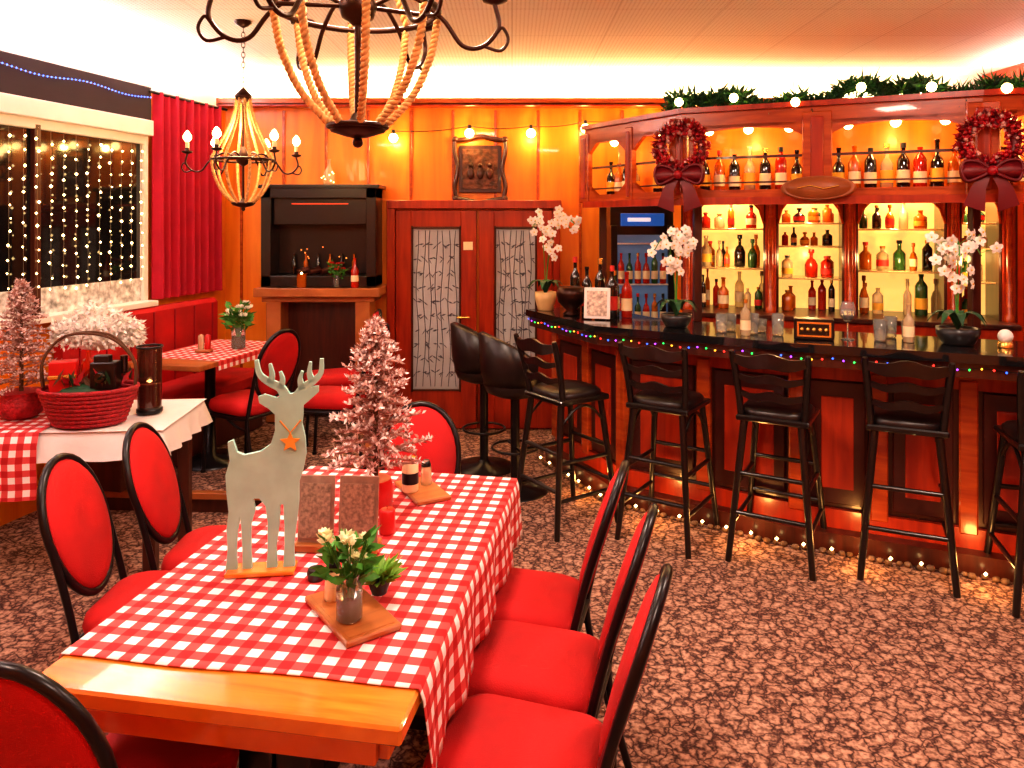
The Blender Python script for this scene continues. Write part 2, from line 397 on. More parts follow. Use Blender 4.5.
for sx in(-1,1):
    b.tube(bez([(xs+sx*.2,6.262,1.96),(xs+sx*.215,6.262,2.05),(xs+sx*.19,6.262,2.2),(xs+sx*.215,6.262,2.35),(xs+sx*.21,6.262,2.45)],5),.018,DARKW,8)
    b.sph((xs+sx*.21,6.262,1.95),.028,DARKW); b.sph((xs+sx*.21,6.262,2.45),.028,DARKW)
for z,s in((1.95,-1),(2.44,1)):
    b.tube(bez([(xs-.21,6.262,z),(xs-.1,6.262,z+s*.015),(xs,6.262,z+s*.035),(xs+.1,6.262,z+s*.015),(xs+.21,6.262,z)],5),.02,DARKW,8)
for i in range(3): b.sph((xs-.08+.08*i,6.255,2.16),.03,DARKW,8,6,(1,.4,1.6)); b.sph((xs-.08+.08*i,6.25,2.23),.018,DARKW)
b.done()
b=B('wall_string_lights')
pts=[]
P=[(-1.0,2.48),(-.36,2.52),(.16,2.52),(.62,2.56),(1.1,2.60),(1.6,2.55)]
for i in range(len(P)-1):
    for k in range(8):
        t=k/8; pts.append((P[i][0]+(P[i+1][0]-P[i][0])*t,6.25,P[i][1]+(P[i+1][1]-P[i][1])*t-.02*math.sin(math.pi*t)+.04))
b.tube(pts,.004,BLK,5)
for x,z in P: 
    b.cyl((x,6.24,z+.05),(x,6.24,z+.01),.014,BLK); b.sph((x,6.24,z-.02),.040,BULB)
b.done()
for i,(x,z) in enumerate(P): point('bulb_glow',(x,6.14,z-.05),5.5,(1,.62,.16),.03)

# ------------------------------------------------------------ chandelier
def helix(b,path,r,R0,turns,m,n=2):
    path=[Vector(p) for p in path]
    for h in range(n):
        pts=[]
        L=len(path)
        for i,p in enumerate(path):
            t=(path[min(i+1,L-1)]-path[max(i-1,0)]).normalized()
            a=t.cross(Vector((0.3,.2,1))); a=a.normalized() if a.length>1e-4 else Vector((1,0,0)); c=t.cross(a)
            an=2*math.pi*(turns*i/L+h/n)
            pts.append(p+a*R0*math.cos(an)+c*R0*math.sin(an))
        b.tube(pts,r,m,6)
def chandelier(b,top):
    b.cyl((0,0,-.31),(0,0,.46),.008,DARKM)
    b.lathe([(.012,.38),(.05,.40),(.06,.43),(.03,.46),(.012,.48)],(0,0,0),DARKM,14)
    b.lathe([(.012,-.05),(.04,-.03),(.05,0),(.03,.04),(.012,.08)],(0,0,0),DARKM,14)
    def ring(r,z,th): b.tube([(r*math.cos(2*math.pi*i/36),r*math.sin(2*math.pi*i/36),z) for i in range(36)],th,DARKM,6,closed=True)
    ring(.205,-.01,.008); ring(.072,-.305,.007)
    b.lathe([(.008,-.335),(.03,-.33),(.068,-.318),(.072,-.308),(.03,-.30),(.010,-.27)],(0,0,0),DARKM,18)
    b.sph((0,0,-.345),.014,DARKM)
    for k in range(8):
        a=2*math.pi*k/8+.2; c,s=math.cos(a),math.sin(a)
        def P(r,z): return (r*c,r*s,z)
        helix(b,bez([P(.045,.41),P(.07,.28),P(.13,.14),P(.205,.0)],24),.0062,.0045,13,ROPE)
        helix(b,bez([P(.205,-.02),P(.185,-.12),P(.14,-.22),P(.070,-.30)],24),.0065,.0048,12,ROPE)
        if k%4==0: b.tube([P(.0,0),P(.205,-.01)],.006,DARKM,6)
    for k in range(6):
        a=2*math.pi*k/6+.05; c,s=math.cos(a),math.sin(a)
        def P(r,z): return (r*c,r*s,z)
        b.tube(bez([P(.03,0),P(.12,.035),P(.21,-.02),P(.265,-.09),P(.32,-.09),P(.36,-.04),P(.35,.02)],6),.0062,DARKM,7)
        b.tube(bez([P(.32,-.09),P(.365,-.10),P(.385,-.07),P(.37,-.04),P(.355,-.055)],5),.0045,DARKM,6)
        o=P(.35,.02)
        b.lathe([(.008,0),(.032,.008),(.036,.018),(.015,.022),(.015,.04)],o,DARKM,14)
        b.lathe([(.012,.03),(.012,.08)],o,IVORY,10)
        b.lathe([(.010,.08),(.026,.10),(.026,.12),(.012,.145),(.003,.155)],o,BULB,10)
    z=.47; i=0
    while z<top-.03:
        pts=[]
        for j in range(10):
            an=2*math.pi*j/10; u=.011*math.cos(an); w=.022*math.sin(an)
            pts.append((u,0,z+w) if i%2 else (0,u,z+w))
        b.tube(pts,.0028,DARKM,5,closed=True); z+=.034; i+=1
    b.lathe([(.06,top),(.055,top-.02),(.015,top-.04),(.005,top-.045)],(0,0,0),DARKM,16)
ch1=(-.375,1.8,2.275); ch2=(-1.67,4.6,2.145)
for c,s in((ch1,.96),(ch2,.91)):
    b=B('rope_chandelier'); chandelier(b,(CZ-c[2])/s-.003); o=b.done(c,.1 if c is ch1 else .35); o.scale=(s,s,s)
point('chandelier_glow',(ch1[0],ch1[1],ch1[2]+.16),14,(1,.78,.52),.12)
point('chandelier_glow',(ch2[0],ch2[1],ch2[2]+.16),22,(1,.68,.32),.12)

# ------------------------------------------------------------ chairs
def chair_mesh():
    b=B('dining_chair')
    def rr(w,d,z,cr=.08,n=6,yo=0):
        out=[]
        for cx,cy,a0 in((w/2-cr,d/2-cr,0),(-w/2+cr,d/2-cr,90),(-w/2+cr,-d/2+cr,180),(w/2-cr,-d/2+cr,270)):
            for i in range(n+1):
                a=math.radians(a0+90*i/n); out.append((cx+cr*math.cos(a),cy+cr*math.sin(a)+yo,z))
        return out
    b.loft([rr(.32,.38,.405),rr(.345,.405,.42),rr(.352,.415,.445),rr(.34,.40,.475),rr(.29,.35,.492),rr(.17,.2,.498,.06)],RED)
    b.loft([rr(.33,.39,.39),rr(.33,.39,.408)],BLK,False)
    def bp(u,v,off):
        z=.50+v*.445; y=-.215-.11*v-.03*v*v+.03*math.cos(u*4)-.03
        return (u,y+off*.97,z+off*.25)
    def oval(sc,off):
        o=[]
        for i in range(32):
            a=2*math.pi*i/32; u=math.cos(a)*.165*sc; v=.5+.5*math.sin(a)*sc
            u*=1-.10*(0.5-v)
            o.append(bp(u,v,off))
        return o
    b.loft([oval(.3,.028),oval(.7,.025),oval(.9,.017),oval(.965,.004),oval(.965,-.006),oval(.9,-.016),oval(.7,-.02),oval(.3,-.022)],RED)
    b.tube(oval(1.0,0),.0135,BLK,8,closed=True)
    for sx in(-1,1):
        b.tube(bez([bp(sx*.163,.52,0),bp(sx*.162,.3,0),(sx*.162,-.215,.47),(sx*.165,-.20,.36),(sx*.17,-.235,.18),(sx*.175,-.285,.012)],6),.0125,BLK,8)
        b.tube(bez([(sx*.165,-.205,.40),(sx*.165,-.05,.385),(sx*.162,.15,.385),(sx*.162,.185,.36),(sx*.167,.205,.18),(sx*.17,.215,.012)],6),.0125,BLK,8)
        b.lathe([(.017,0),(.017,.02)],(sx*.175,-.286,0),BLK,8); b.lathe([(.017,0),(.017,.02)],(sx*.17,.215,0),BLK,8)
        b.tube(bez([(sx*.165,-.21,.32),(sx*.165,-.1,.34),(sx*.165,.0,.385)],5),.009,BLK,6)
    b.cyl((-.165,-.205,.40),(.165,-.205,.40),.010,BLK); b.cyl((-.162,.17,.385),(.162,.17,.385),.010,BLK)
    ob=b.done((0,-50,0)); me=ob.data; bpy.data.objects.remove(ob); return me
CH=chair_mesh()
TC=Vector((-.519,2.245,0)); TA=math.radians(-9.5); TU=Vector((-math.sin(TA),math.cos(TA),0)); TR=Vector((math.cos(TA),math.sin(TA),0))
def T(x,y,z=0): p=TC+TR*x+TU*y; return (p.x,p.y,z)
def face(d): return math.atan2(-d[0],d[1])
def chair(loc,d,z=0): return inst(CH,'dining_chair',(loc[0],loc[1],z),face(d))
chair((.030,2.54),(-.965,.26)); chair((.055,2.17),(-.955,.29)); chair((.015,1.80),(-.95,.31))
chair((-1.195,2.53),(1,.02)); chair((-1.13,2.93),(1,.03))
chair(T(-.245,-.61),TU); chair(T(.04,.70),(.12,-1))
chair((-1.74,4.86),(-.85,.5),.12); chair((-1.20,5.0),(-1,.15),.12); chair((-1.36,5.62),(-1,-.4),.12)

# ------------------------------------------------------------ main table
b=B('dining_table')
TW,TL=.85,1.45
b.box((0,0,.73),(TW,TL,.04),TABLEW,bev=.006)
for sy in(-1,1): b.box((0,sy*(TL/2-.06),.67),(TW-.14,.025,.08),TABLEW)
for sx in(-1,1): b.box((sx*(TW/2-.06),0,.67),(.025,TL-.14,.08),TABLEW)
for sx in(-1,1):
    b.box((sx*.05,-.38,.36),(.09,.09,.62),BLKW); b.box((sx*.05,.38,.36),(.09,.09,.62),BLKW)
for sy in(-1,1): b.box((0,sy*.38,.025),(.6,.10,.05),BLKW); b.box((0,sy*.38,.665),(.55,.09,.03),BLKW)
b.box((0,0,.2),(.06,.7,.07),BLKW)
b.done((TC.x,TC.y,0),TA)
def cloth(name,w,y0,y1,zt,dropR,dropL,m,wav=.012,skew=0):
    b=B(name)
    def prof():
        out=[]
        n=8
        for i in range(n): 
            s=dropL*(1-i/n); out.append((-w/2-.006,zt-s,-w/2-s,s))
        n=16
        for i in range(n+1): u=-w/2+w*i/n; out.append((u,zt,u,0))
        n=8
        for i in range(1,n+1): s=dropR*i/n; out.append((w/2+.006,zt-s,w/2+s,s))
        return out
    pr=prof(); NY=60; vs=[];uv=[]
    for j in range(NY+1):
        for (x,z,u,s) in pr:
            ya=y0+skew*(u/w); y=ya+(y1-ya)*j/NY
            k=s/.25
            dx=(wav*k*math.sin(y*19)+.5*wav*k*math.sin(y*41+1)+.012*k)*(1 if x>0 else -1)
            vs.append((x+dx,y+ .004*math.sin(u*12)*(1 if j in(0,NY) else 0),z+.0005)); uv.append((u,y))
    n=len(pr); fs=[(j*n+i,j*n+i+1,(j+1)*n+i+1,(j+1)*n+i) for j in range(NY) for i in range(n-1)]
    b.add(vs,fs,m,True); b.uv=uv; return b
b=cloth('gingham_tablecloth',TW,-.61,TL/2-.01,.753,.22,.16,GING,.012,.02); o=b.done((TC.x,TC.y,0),TA)
sm=o.modifiers.new('th','SOLIDIFY'); sm.thickness=.0025; sm.offset=1

# ------------------------------------------------------------ deer
b=B('deer_cutout_decoration')
DEER=mat('painted_sage_wood',(.34,.60,.53),.6,noise=.12,nscale=12)
S=1/348.
body=[(231,440),(236,438),(240,450),(247,453),(262,450),(272,443),(276,430),(276,414),(270,408),(261,402),(260,396),(266,394),(278,398),(284,394),(292,394),(300,393),(310,388),(318,387),(318,393),(309,401),(303,406),(303,416),(302,424),(305,437),(306,454),(303,470),(299,482),(299,500),(297,520),(294,545),(295,566),(284,566),(285,545),(285,524),(284,503),(281,503),(280,524),(277,545),(278,566),(268,566),(269,545),(269,520),(267,504),(261,496),(255,496),(257,508),(253,522),(253,545),(254,566),(245,566),(245,545),(244,526),(243,512),(240,530),(239,545),(240,566),(229,566),(231,545),(230,525),(232,508),(230,490),(229,472),(233,458)]
def dp(x,y): return ((x-263)*S,(568-y)*S)
def flat(poly,m,th=.014,y=0):
    pl=[dp(*p) for p in poly]; n=len(pl)
    tr=[tuple(t) for t in tessellate_polygon([[Vector((p[0],p[1],0)) for p in pl]])]
    fr=[(p[0],-th/2+y,p[1]) for p in pl]; bk=[(p[0],th/2+y,p[1]) for p in pl]
    b.add(fr,tr,m); b.add(bk,tr,m); b.add(fr+bk,[(i,(i+1)%n,n+(i+1)%n,n+i) for i in range(n)],m)
flat(body,DEER)
def antler(pts,w0):
    P=[Vector((*p,0)) for p in pts]; P=bez(P,4); Lf=[];Rt=[]
    for i,p in enumerate(P):
        t=(P[min(i+1,len(P)-1)]-P[max(i-1,0)]).normalized(); n=Vector((-t.y,t.x,0)); w=w0*(1-.65*i/(len(P)-1))
        Lf.append((p.x+n.x*w,p.y+n.y*w)); Rt.append((p.x-n.x*w,p.y-n.y*w))
    flat(Lf+Rt[::-1],DEER,.013)
antler([(286,397),(281,388),(270,382),(261,374),(258,360)],5); antler([(271,383),(273,375),(271,364)],3.6); antler([(281,389),(283,380),(281,372)],3.4)
antler([(297,397),(304,388),(313,382),(320,374),(321,360)],5); antler([(312,383),(309,374),(310,363)],3.6); antler([(302,390),(300,380),(302,372)],3.4)
b.box((0,0,.003),(.19,.07,.014),TABLEW)
ST=mat('amber_star',(.75,.33,.05),.5)
star=[]
for i in range(10):
    a=math.pi/2+math.pi*i/5; r=10 if i%2==0 else 4.5; star.append((291+r*math.cos(a),441-r*math.sin(a)))
flat(star,ST,.006,-.012)
b.tube([(dp(281,420)[0],-.009,dp(0,420)[1]),(dp(291,432)[0],-.01,dp(0,432)[1]),(dp(301,420)[0],-.009,dp(0,420)[1])],.0025,ST,5)
b.done((-.71,2.10,.762),.12)

# ------------------------------------------------------------ snowy trees
def snowtree(name,loc,H,Rr,pot,potm,nb=95,seed=1):
    random.seed(seed); b=B(name); ph=H*.17
    if pot=='jar': b.lathe([(.045,0),(.06,.01),(.062,ph*.8),(.055,ph)],(0,0,0),potm,14)
    else: b.lathe([(.07,0),(.095,.02),(.11,ph*.7),(.085,ph*.95),(.10,ph*1.1)],(0,0,0),potm,14)
    b.tube([(0,0,ph*.5),(0.003,0,H*.6),(0,0,H*.97)],[.012,.008,.003],BARK,6)
    for i in range(nb):
        t=(i/nb)**.85; z=ph+.03+(H-ph-.04)*t; L=Rr*(1-t)**.75*U(.7,1.15)+.02; a=i*2.399
        d=Vector((math.cos(a),math.sin(a),U(-.05,.45)+t*.6)).normalized()
        P=[Vector((0,0,z))+d*L*k/4-Vector((0,0,.03*(k/4)**2)) for k in range(5)]
        b.tube(P,[.004,.004,.004,.005,.003],FROST,5)
        for k in range(int(14+36*L/Rr)):
            s=U(.15,1.05); p=Vector((0,0,z))+d*L*s-Vector((0,0,.03*s*s))
            q=(d*.6+Vector((U(-1,1),U(-1,1),U(-.7,1)))).normalized()
            b.blade(p,q,U(.014,.028),.0048,FROSTW if R()<.30+.45*s else FROST)
    return b.done(loc)
snowtree('snowy_christmas_tree',(-.47,2.54,.757),.67,.175,'jar',REDP,135,1)
snowtree('snowy_christmas_tree',(-2.48,3.74,.767),.70,.17,'bag',BASKET,110,2)

# ------------------------------------------------------------ small table things
b=B('menu_holder')
for dx,ry,w in((-.065,.0,.11),(.065,0,.12)):
    b.box((dx,.0,.12),(w,.006,.20),NOTE,rx=-.12,bev=.001); b.box((dx,-.012,.12),(w-.02,.002,.16),mat('menu_print',(.30,.19,.14),.6,noise=.5,nscale=90),rx=-.12,bev=0)
b.box((0,0,.012),(.26,.07,.024),MIDW); b.done((-.53,2.25,.757),-.05)
def jarflowers(name,loc,sc,col,n=12,jar=True):
    b=B(name)
    b.lathe([(.022,0),(.028,.005),(.028,.07),(.02,.082),(.022,.095)],(0,0,0),GLASS,14,caps=False); b.lathe([(.0235,.004),(.0235,.05)],(0,0,0),mat('vase_water',(.06,.10,.03),.1,trans=.3),12)
    for i in range(n):
        a=i*2.4; r=U(.012,.055); h=U(.12,.19); p=(r*math.cos(a),r*math.sin(a),h)
        b.tube(bez([(0,0,.01),(r*.3*math.cos(a),r*.3*math.sin(a),.09),p],4),.0015,GREEN,4)
        if i%2==0:
            for k in range(14):
                u=2.4*k; rr=.012*(k/14)**.5
                b.blade((p[0]+rr*.3*math.cos(u),p[1]+rr*.3*math.sin(u),p[2]),(math.cos(u),math.sin(u),1.4-k*.08),.018,.007,col)
        for k in range(6):
            b.blade((p[0]*.8,p[1]*.8,p[2]*U(.55,.95)),(math.cos(a+U(-1.5,1.5)),math.sin(a+U(-1.5,1.5)),U(.0,.9)),U(.03,.055),.009,GREEN)
    o=b.done(loc); o.scale=(sc,)*3; return o
b=B('serving_board'); b.box((0,0,.008),(.145,.27,.016),MIDW,bev=.005); b.box((0,-.0,.0165),(.12,.24,.001),MIDW,bev=0); b.done((-.405,1.87,.757),math.radians(36))
LG=mat('light_leaf',(.20,.42,.05),.5,noise=.3,nscale=20); 
jarflowers('flower_jar',(-.40,1.82,.774),1.15,mat('cream_petal',(.9,.88,.6),.6),18)
b=B('succulent_plant')
b.lathe([(.02,0),(.03,.03),(.03,.04)],(0,0,0),GRAYC,12)
for k in range(90): 
    a=k*2.4; b.blade((0,0,.035),(math.cos(a),math.sin(a),.15+.9*(k/90)),.06+.025*R(),.010,LG)
b.done((-.35,1.95,.774))
def shaker(loc,h=.1,m=WHITE):
    b=B('salt_shaker'); b.lathe([(.02,0),(.022,.004),(.019,h*.7),(.016,h*.75)],(0,0,0),m,12); b.lathe([(.018,h*.75),(.019,h*.8),(.012,h),(.004,h*1.02)],(0,0,0),BLK,12); b.done(loc)
shaker((-.465,1.92,.774),.10,LABEL)
b=B('serving_board'); b.box((0,0,.008),(.13,.24,.016),MIDW,bev=.005); b.done((-.33,2.72,.757),.5)
b=B('pillar_candle_jar'); b.lathe([(.026,0),(.03,.005),(.03,.10),(.024,.11)],(0,0,0),LABEL,14); b.lathe([(.031,.03),(.031,.07)],(0,0,0),BLK,14,caps=False); b.lathe([(.026,.11),(.026,.12)],(0,0,0),GOLD,14); b.done((-.37,2.69,.774))
b=B('red_candle'); b.lathe([(.026,0),(.026,.07),(.02,.075)],(0,0,0),REDP,14); b.cyl((0,0,.07),(0,0,.085),.001,BLK,4); b.done((-.40,2.37,.757))
shaker((-.32,2.76,.774),.09,CLRB)
b=B('tealight_holder'); b.lathe([(.022,0),(.026,.02),(.022,.03)],(0,0,0),GRAYC,12); b.done((-.545,2.06,.757))

# ------------------------------------------------------------ left table
LC=(-2.31,3.80); 
b=B('side_table'); b.box((0,0,.73),(1.2,.6,.04),MIDW)
for sx in(-1,1):
    for sy in(-1,1): b.box((sx*.53,sy*.23,.355),(.06,.06,.71),DARKW)
b.box((0,-.23,.66),(1.0,.03,.08),DARKW); b.box((0,.23,.66),(1.0,.03,.08),DARKW); b.done((*LC,0),.08)
b=B('white_tablecloth')
rings=[]
for z,g in((.62,.03),(.68,.018),(.745,.008),(.755,0),(.756,-.02)):
    r=[]
    for i in range(80):
        t=i/80*4; k=int(t); f=t-k; c=[(-.6,-.3),(.6,-.3),(.6,.3),(-.6,.3)]; a,bb=c[k],c[(k+1)%4]
        x=a[0]+(bb[0]-a[0])*f; y=a[1]+(bb[1]-a[1])*f; w=g*(1+.5*math.sin(i*1.3)) if z<.74 else g
        x+=math.copysign(w,x) if abs(x)>.55 else 0; y+=math.copysign(w,y) if abs(y)>.28 else 0; r.append((x,y,z))
    rings.append(r)
b.loft(rings,WCLOTH,True,False); b.add(rings[-1],[tuple(range(80))],WCLOTH); b.done((*LC,.001),.08)
b=B('gingham_runner'); vs=[];uv=[]
path=[(.28,.762)]+[(-.26,.762)]+[(-.325,.757),(-.345,.70),(-.355,.62),(-.35,.5),(-.355,.45)]
acc=0; N=14
for k,(y,z) in enumerate(path):
    if k: acc+=math.dist(path[k-1],path[k])
    for i in range(N+1): x=-.50+.56*i/N; vs.append((x,y+.006*math.sin(x*30)*(k>3),z)); uv.append((x,acc))
b.add(vs,[(k*(N+1)+i,k*(N+1)+i+1,(k+1)*(N+1)+i+1,(k+1)*(N+1)+i) for k in range(len(path)-1) for i in range(N)],GING,True); b.uv=uv; b.done((*LC,.001),.08)
random.seed(5)
b=B('gift_basket')
for k in range(9):
    z=.012+.021*k; rx=.15+.007*k; 
    b.tube([(rx*1.2*math.cos(2*math.pi*i/30),rx*.85*math.sin(2*math.pi*i/30),z+.003*math.sin(i*math.pi)) for i in range(30)],.0125,BASKET,6,closed=True)
b.lathe([(.13,.004),(.16,.01)],(0,0,0),BASKET,20)
for oz,oy in((0,0),(.012,.012)):
    b.tube(bez([(-.24,oy,.18),(-.24,oy,.32+oz),(-.12,oy,.45),(.1,oy,.44+oz),(.23,oy,.32),(.24,oy,.18)],6),.007,BARK,7)
b.box((.10,-.03,.25),(.13,.09,.14),BLKW); b.box((.09,-.04,.335),(.08,.05,.04),BLKW); b.lathe([(.028,0),(.028,.03),(.024,.035)],(.10,-.085,.25),DKG,12,axis=(0,-1,0)); b.lathe([(.02,0),(.02,.09)],(.17,.03,.25),DKG,12)
b.box((-.12,-.02,.25),(.13,.10,.15),REDP,rz=.3); b.box((-.12,-.03,.25),(.132,.10,.02),GOLD,rz=.3); b.lathe([(.035,0),(.035,.12),(.012,.16),(.012,.20)],(-.02,.04,.17),REDL,12)
for i in range(90): b.blade((U(-.18,.18),U(-.1,.1),.2),(U(-1,1),U(-1,1),1.3),U(.05,.12),.012,[BARK,PINE,REDB][i%3])
b.sph((-.02,0,.17),.15,PINE,12,6,(1.1,.7,.25))
o=b.done((-2.08,3.64,.765),.1); o.scale=(.90,.90,.95)
b=B('white_feather_bouquet'); b.lathe([(.06,0),(.08,.02),(.09,.16),(.07,.26)],(0,0,0),REDP,14)
for i in range(3400):
    a=U(0,6.283); rr=.20*math.sqrt(R()); p=(rr*1.15*math.cos(a),rr*.6*math.sin(a),.34+.24*R()*(1-rr*2.8)); b.blade(p,(U(-1,1)+p[0]*4,U(-1,1),U(-1.2,1)),U(.02,.045),.007,PETAL if R()<.85 else FROSTW)
b.sph((0,0,.40),.15,PETAL,12,6,(1.1,.65,.65)); b.done((-2.20,3.93,.765))
b=B('hurricane_lantern')
DG=mat('smoked_glass',(.12,.05,.03),.06,trans=.75,coat=.5)
b.lathe([(.060,0),(.064,.005),(.064,.02),(.058,.025)],(0,0,0),BLK,20); b.lathe([(.058,.025),(.060,.30),(.062,.34)],(0,0,0),DG,20,caps=False)
b.tube([(.062*math.cos(i*.3142),.062*math.sin(i*.3142),.34) for i in range(20)],.005,BLK,6,closed=True)
b.lathe([(.035,.03),(.035,.15)],(0,0,0),REDP,14); b.octa((0,0,.165),.010,BULB); b.done((-1.88,3.84,.765),.3)

# ------------------------------------------------------------ booth + table
b=B('booth_bench')
for t,l in((1.05,1.5),):
    b.box(LW(t,.30,.12+.19),(l,.50,.36),DARKW,rz=LR); b.box(LW(t,.32,.12+.41),(l,.54,.12),RED,rz=LR,bev=.03)
    b.box(LW(t,.10,.83),(l,.12,.62),RED,rz=LR,bev=.035)
    for k in range(7): b.box(LW(t-l/2+.1+k*(l-.2)/6,.165,.83),(.012,.012,.56),REDB,rz=LR)
b.done((0,0,.003))
b=B('booth_table'); bc=(-2.06,5.05)
b.box((0,0,.85),(.55,.95,.035),MIDW); b.lathe([(.22,0),(.21,.02),(.04,.04),(.035,.5),(.035,.68),(.1,.71)],(0,0,.123),BLK,18); b.done((*bc,0),-.25)
b=cloth('gingham_runner',.555,-.3,.46,.870,.06,.06,GING,.004); b.done((*bc,0),-.25)
jarflowers('rose_vase',(-1.90,5.14,.873),1.7,PETAL,20)
b=B('condiment_holder'); b.box((0,0,.01),(.1,.07,.02),MIDW); b.lathe([(.02,0),(.02,.09),(.01,.1)],(-.02,0,.02),CLRB,10); b.lathe([(.02,0),(.02,.09),(.01,.1)],(.025,0,.02),REDP,10); b.done((-2.08,5.0,.873))
jarflowers('rose_vase',(-1.42,6.00,1.222),1.1,REDP,12)
b=B('glass_candle_cup'); b.lathe([(.035,0),(.04,.01),(.04,.11)],(0,0,0),AMBER,14); b.octa((0,0,.115),.012,BULBS); b.done((-1.70,5.98,1.222))
b=B('wine_bottle'); b.lathe([(.030,0),(.032,.01),(.032,.14),(.012,.18),(.012,.24)],(0,0,0),REDL,14); b.lathe([(.033,.05),(.033,.10)],(0,0,0),LABEL,14,caps=False); b.done((-1.27,5.98,1.222))

# ------------------------------------------------------------ bar
def off(P,d):
    P=[Vector((p[0],p[1])) for p in P]; out=[]
    ns=[]
    for i in range(len(P)-1):
        t=(P[i+1]-P[i]).normalized(); ns.append(Vector((-t.y,t.x)))
    for i,p in enumerate(P):
        if i==0: n=ns[0]; k=1
        elif i==len(P)-1: n=ns[-1]; k=1
        else: n=(ns[i-1]+ns[i]).normalized(); k=1/max(.4,n.dot(ns[i]))
        out.append((p.x+n.x*d*k,p.y+n.y*d*k))
    return out
EDGE=[(.10,5.35),(.50,4.50),(1.45,3.86),(2.6,3.35),(3.75,3.05)]
BTOP=mat('black_granite',(.010,.010,.012),.12,coat=.5)
def slab(b,P,d0,d1,z0,z1,m):
    b.prism(off(P,d0)+off(P,d1)[::-1],z0,z1,m)
b=B('bar_counter')
slab(b,EDGE,0,.56,1.075,1.12,BTOP)
slab(b,EDGE,.03,.5,1.00,1.075,DARKW)
slab(b,EDGE,.27,.42,.10,1.04,DARKW)
slab(b,EDGE,.16,.46,0.0,.10,DARKW)
slab(b,EDGE,.24,.27,.10,.20,MAHOG); slab(b,EDGE,.24,.27,.90,1.0,MAHOG)
BF=off(EDGE,.255)
DP=mat('dark_panel',(.045,.005,.004),.35,coat=.3)
for i in range(len(BF)-1):
    p=Vector(BF[i]);q=Vector(BF[i+1]); L=(q-p).length; rz=math.atan2((q-p).y,(q-p).x); n=max(1,round(L/.48)); d=(q-p)/n
    for k in range(n+1):
        c=p+d*k; b.box((c.x,c.y,.56),(.085,.05,.78),CANW,rz=rz,bev=.008)
    for k in range(n):
        c=p+d*(k+.5); b.box((c.x,c.y,.56),(d.length-.13,.02,.66),DP,rz=rz,bev=.012)
        b.box((c.x,c.y,.56),(d.length-.24,.028,.5),MAHOG,rz=rz,bev=.01)
b.done()
b=B('bar_fairy_lights')
COL=[mat('led_'+n,c,.3,emit=4,ecol=c) for n,c in(('blue',(.03,.12,1)),('green',(.02,.8,.10)),('red',(1,.03,.02)),('violet',(.4,.06,1)),('amber',(1,.45,.03)))]
E2=off(EDGE,.022)
def along(P,step):
    out=[]
    for i in range(len(P)-1):
        p=Vector(P[i]);q=Vector(P[i+1]); L=(q-p).length; n=int(L/step)
        for k in range(n): out.append(p+(q-p)*k/n)
    return out
A2=along(E2,.025)
b.tube([(p.x,p.y,1.055-.014*abs(math.sin(i*.35))) for i,p in enumerate(A2)],.002,BLK,4)
for i,p in enumerate(A2):
    if i%2==0: b.octa((p.x,p.y-.004,1.052-.014*abs(math.sin(i*.35))),.006,COL[(i//2*3)%5])
b.done()
b=B('pebble_light_strip')
STONE=mat('pebble',(.16,.09,.05),.7,noise=.4,nscale=20)
E3=along(off(EDGE,.12),.045)
for i,p in enumerate(E3):
    b.sph((p.x+U(-.01,.01),p.y+U(-.01,.01),.016),.022*U(.7,1.1),STONE,7,4,(1,.8,.7))
    if i%3==0: b.octa((p.x,p.y-.012,.038),.011,BULBS)
b.done()
for x,y in((.45,4.70),(.80,4.27),(1.25,3.97),(1.75,3.70),(2.25,3.49)): point('pebble_glow',(x,y+.02,.12),2.2,(1,.46,.12),.03)

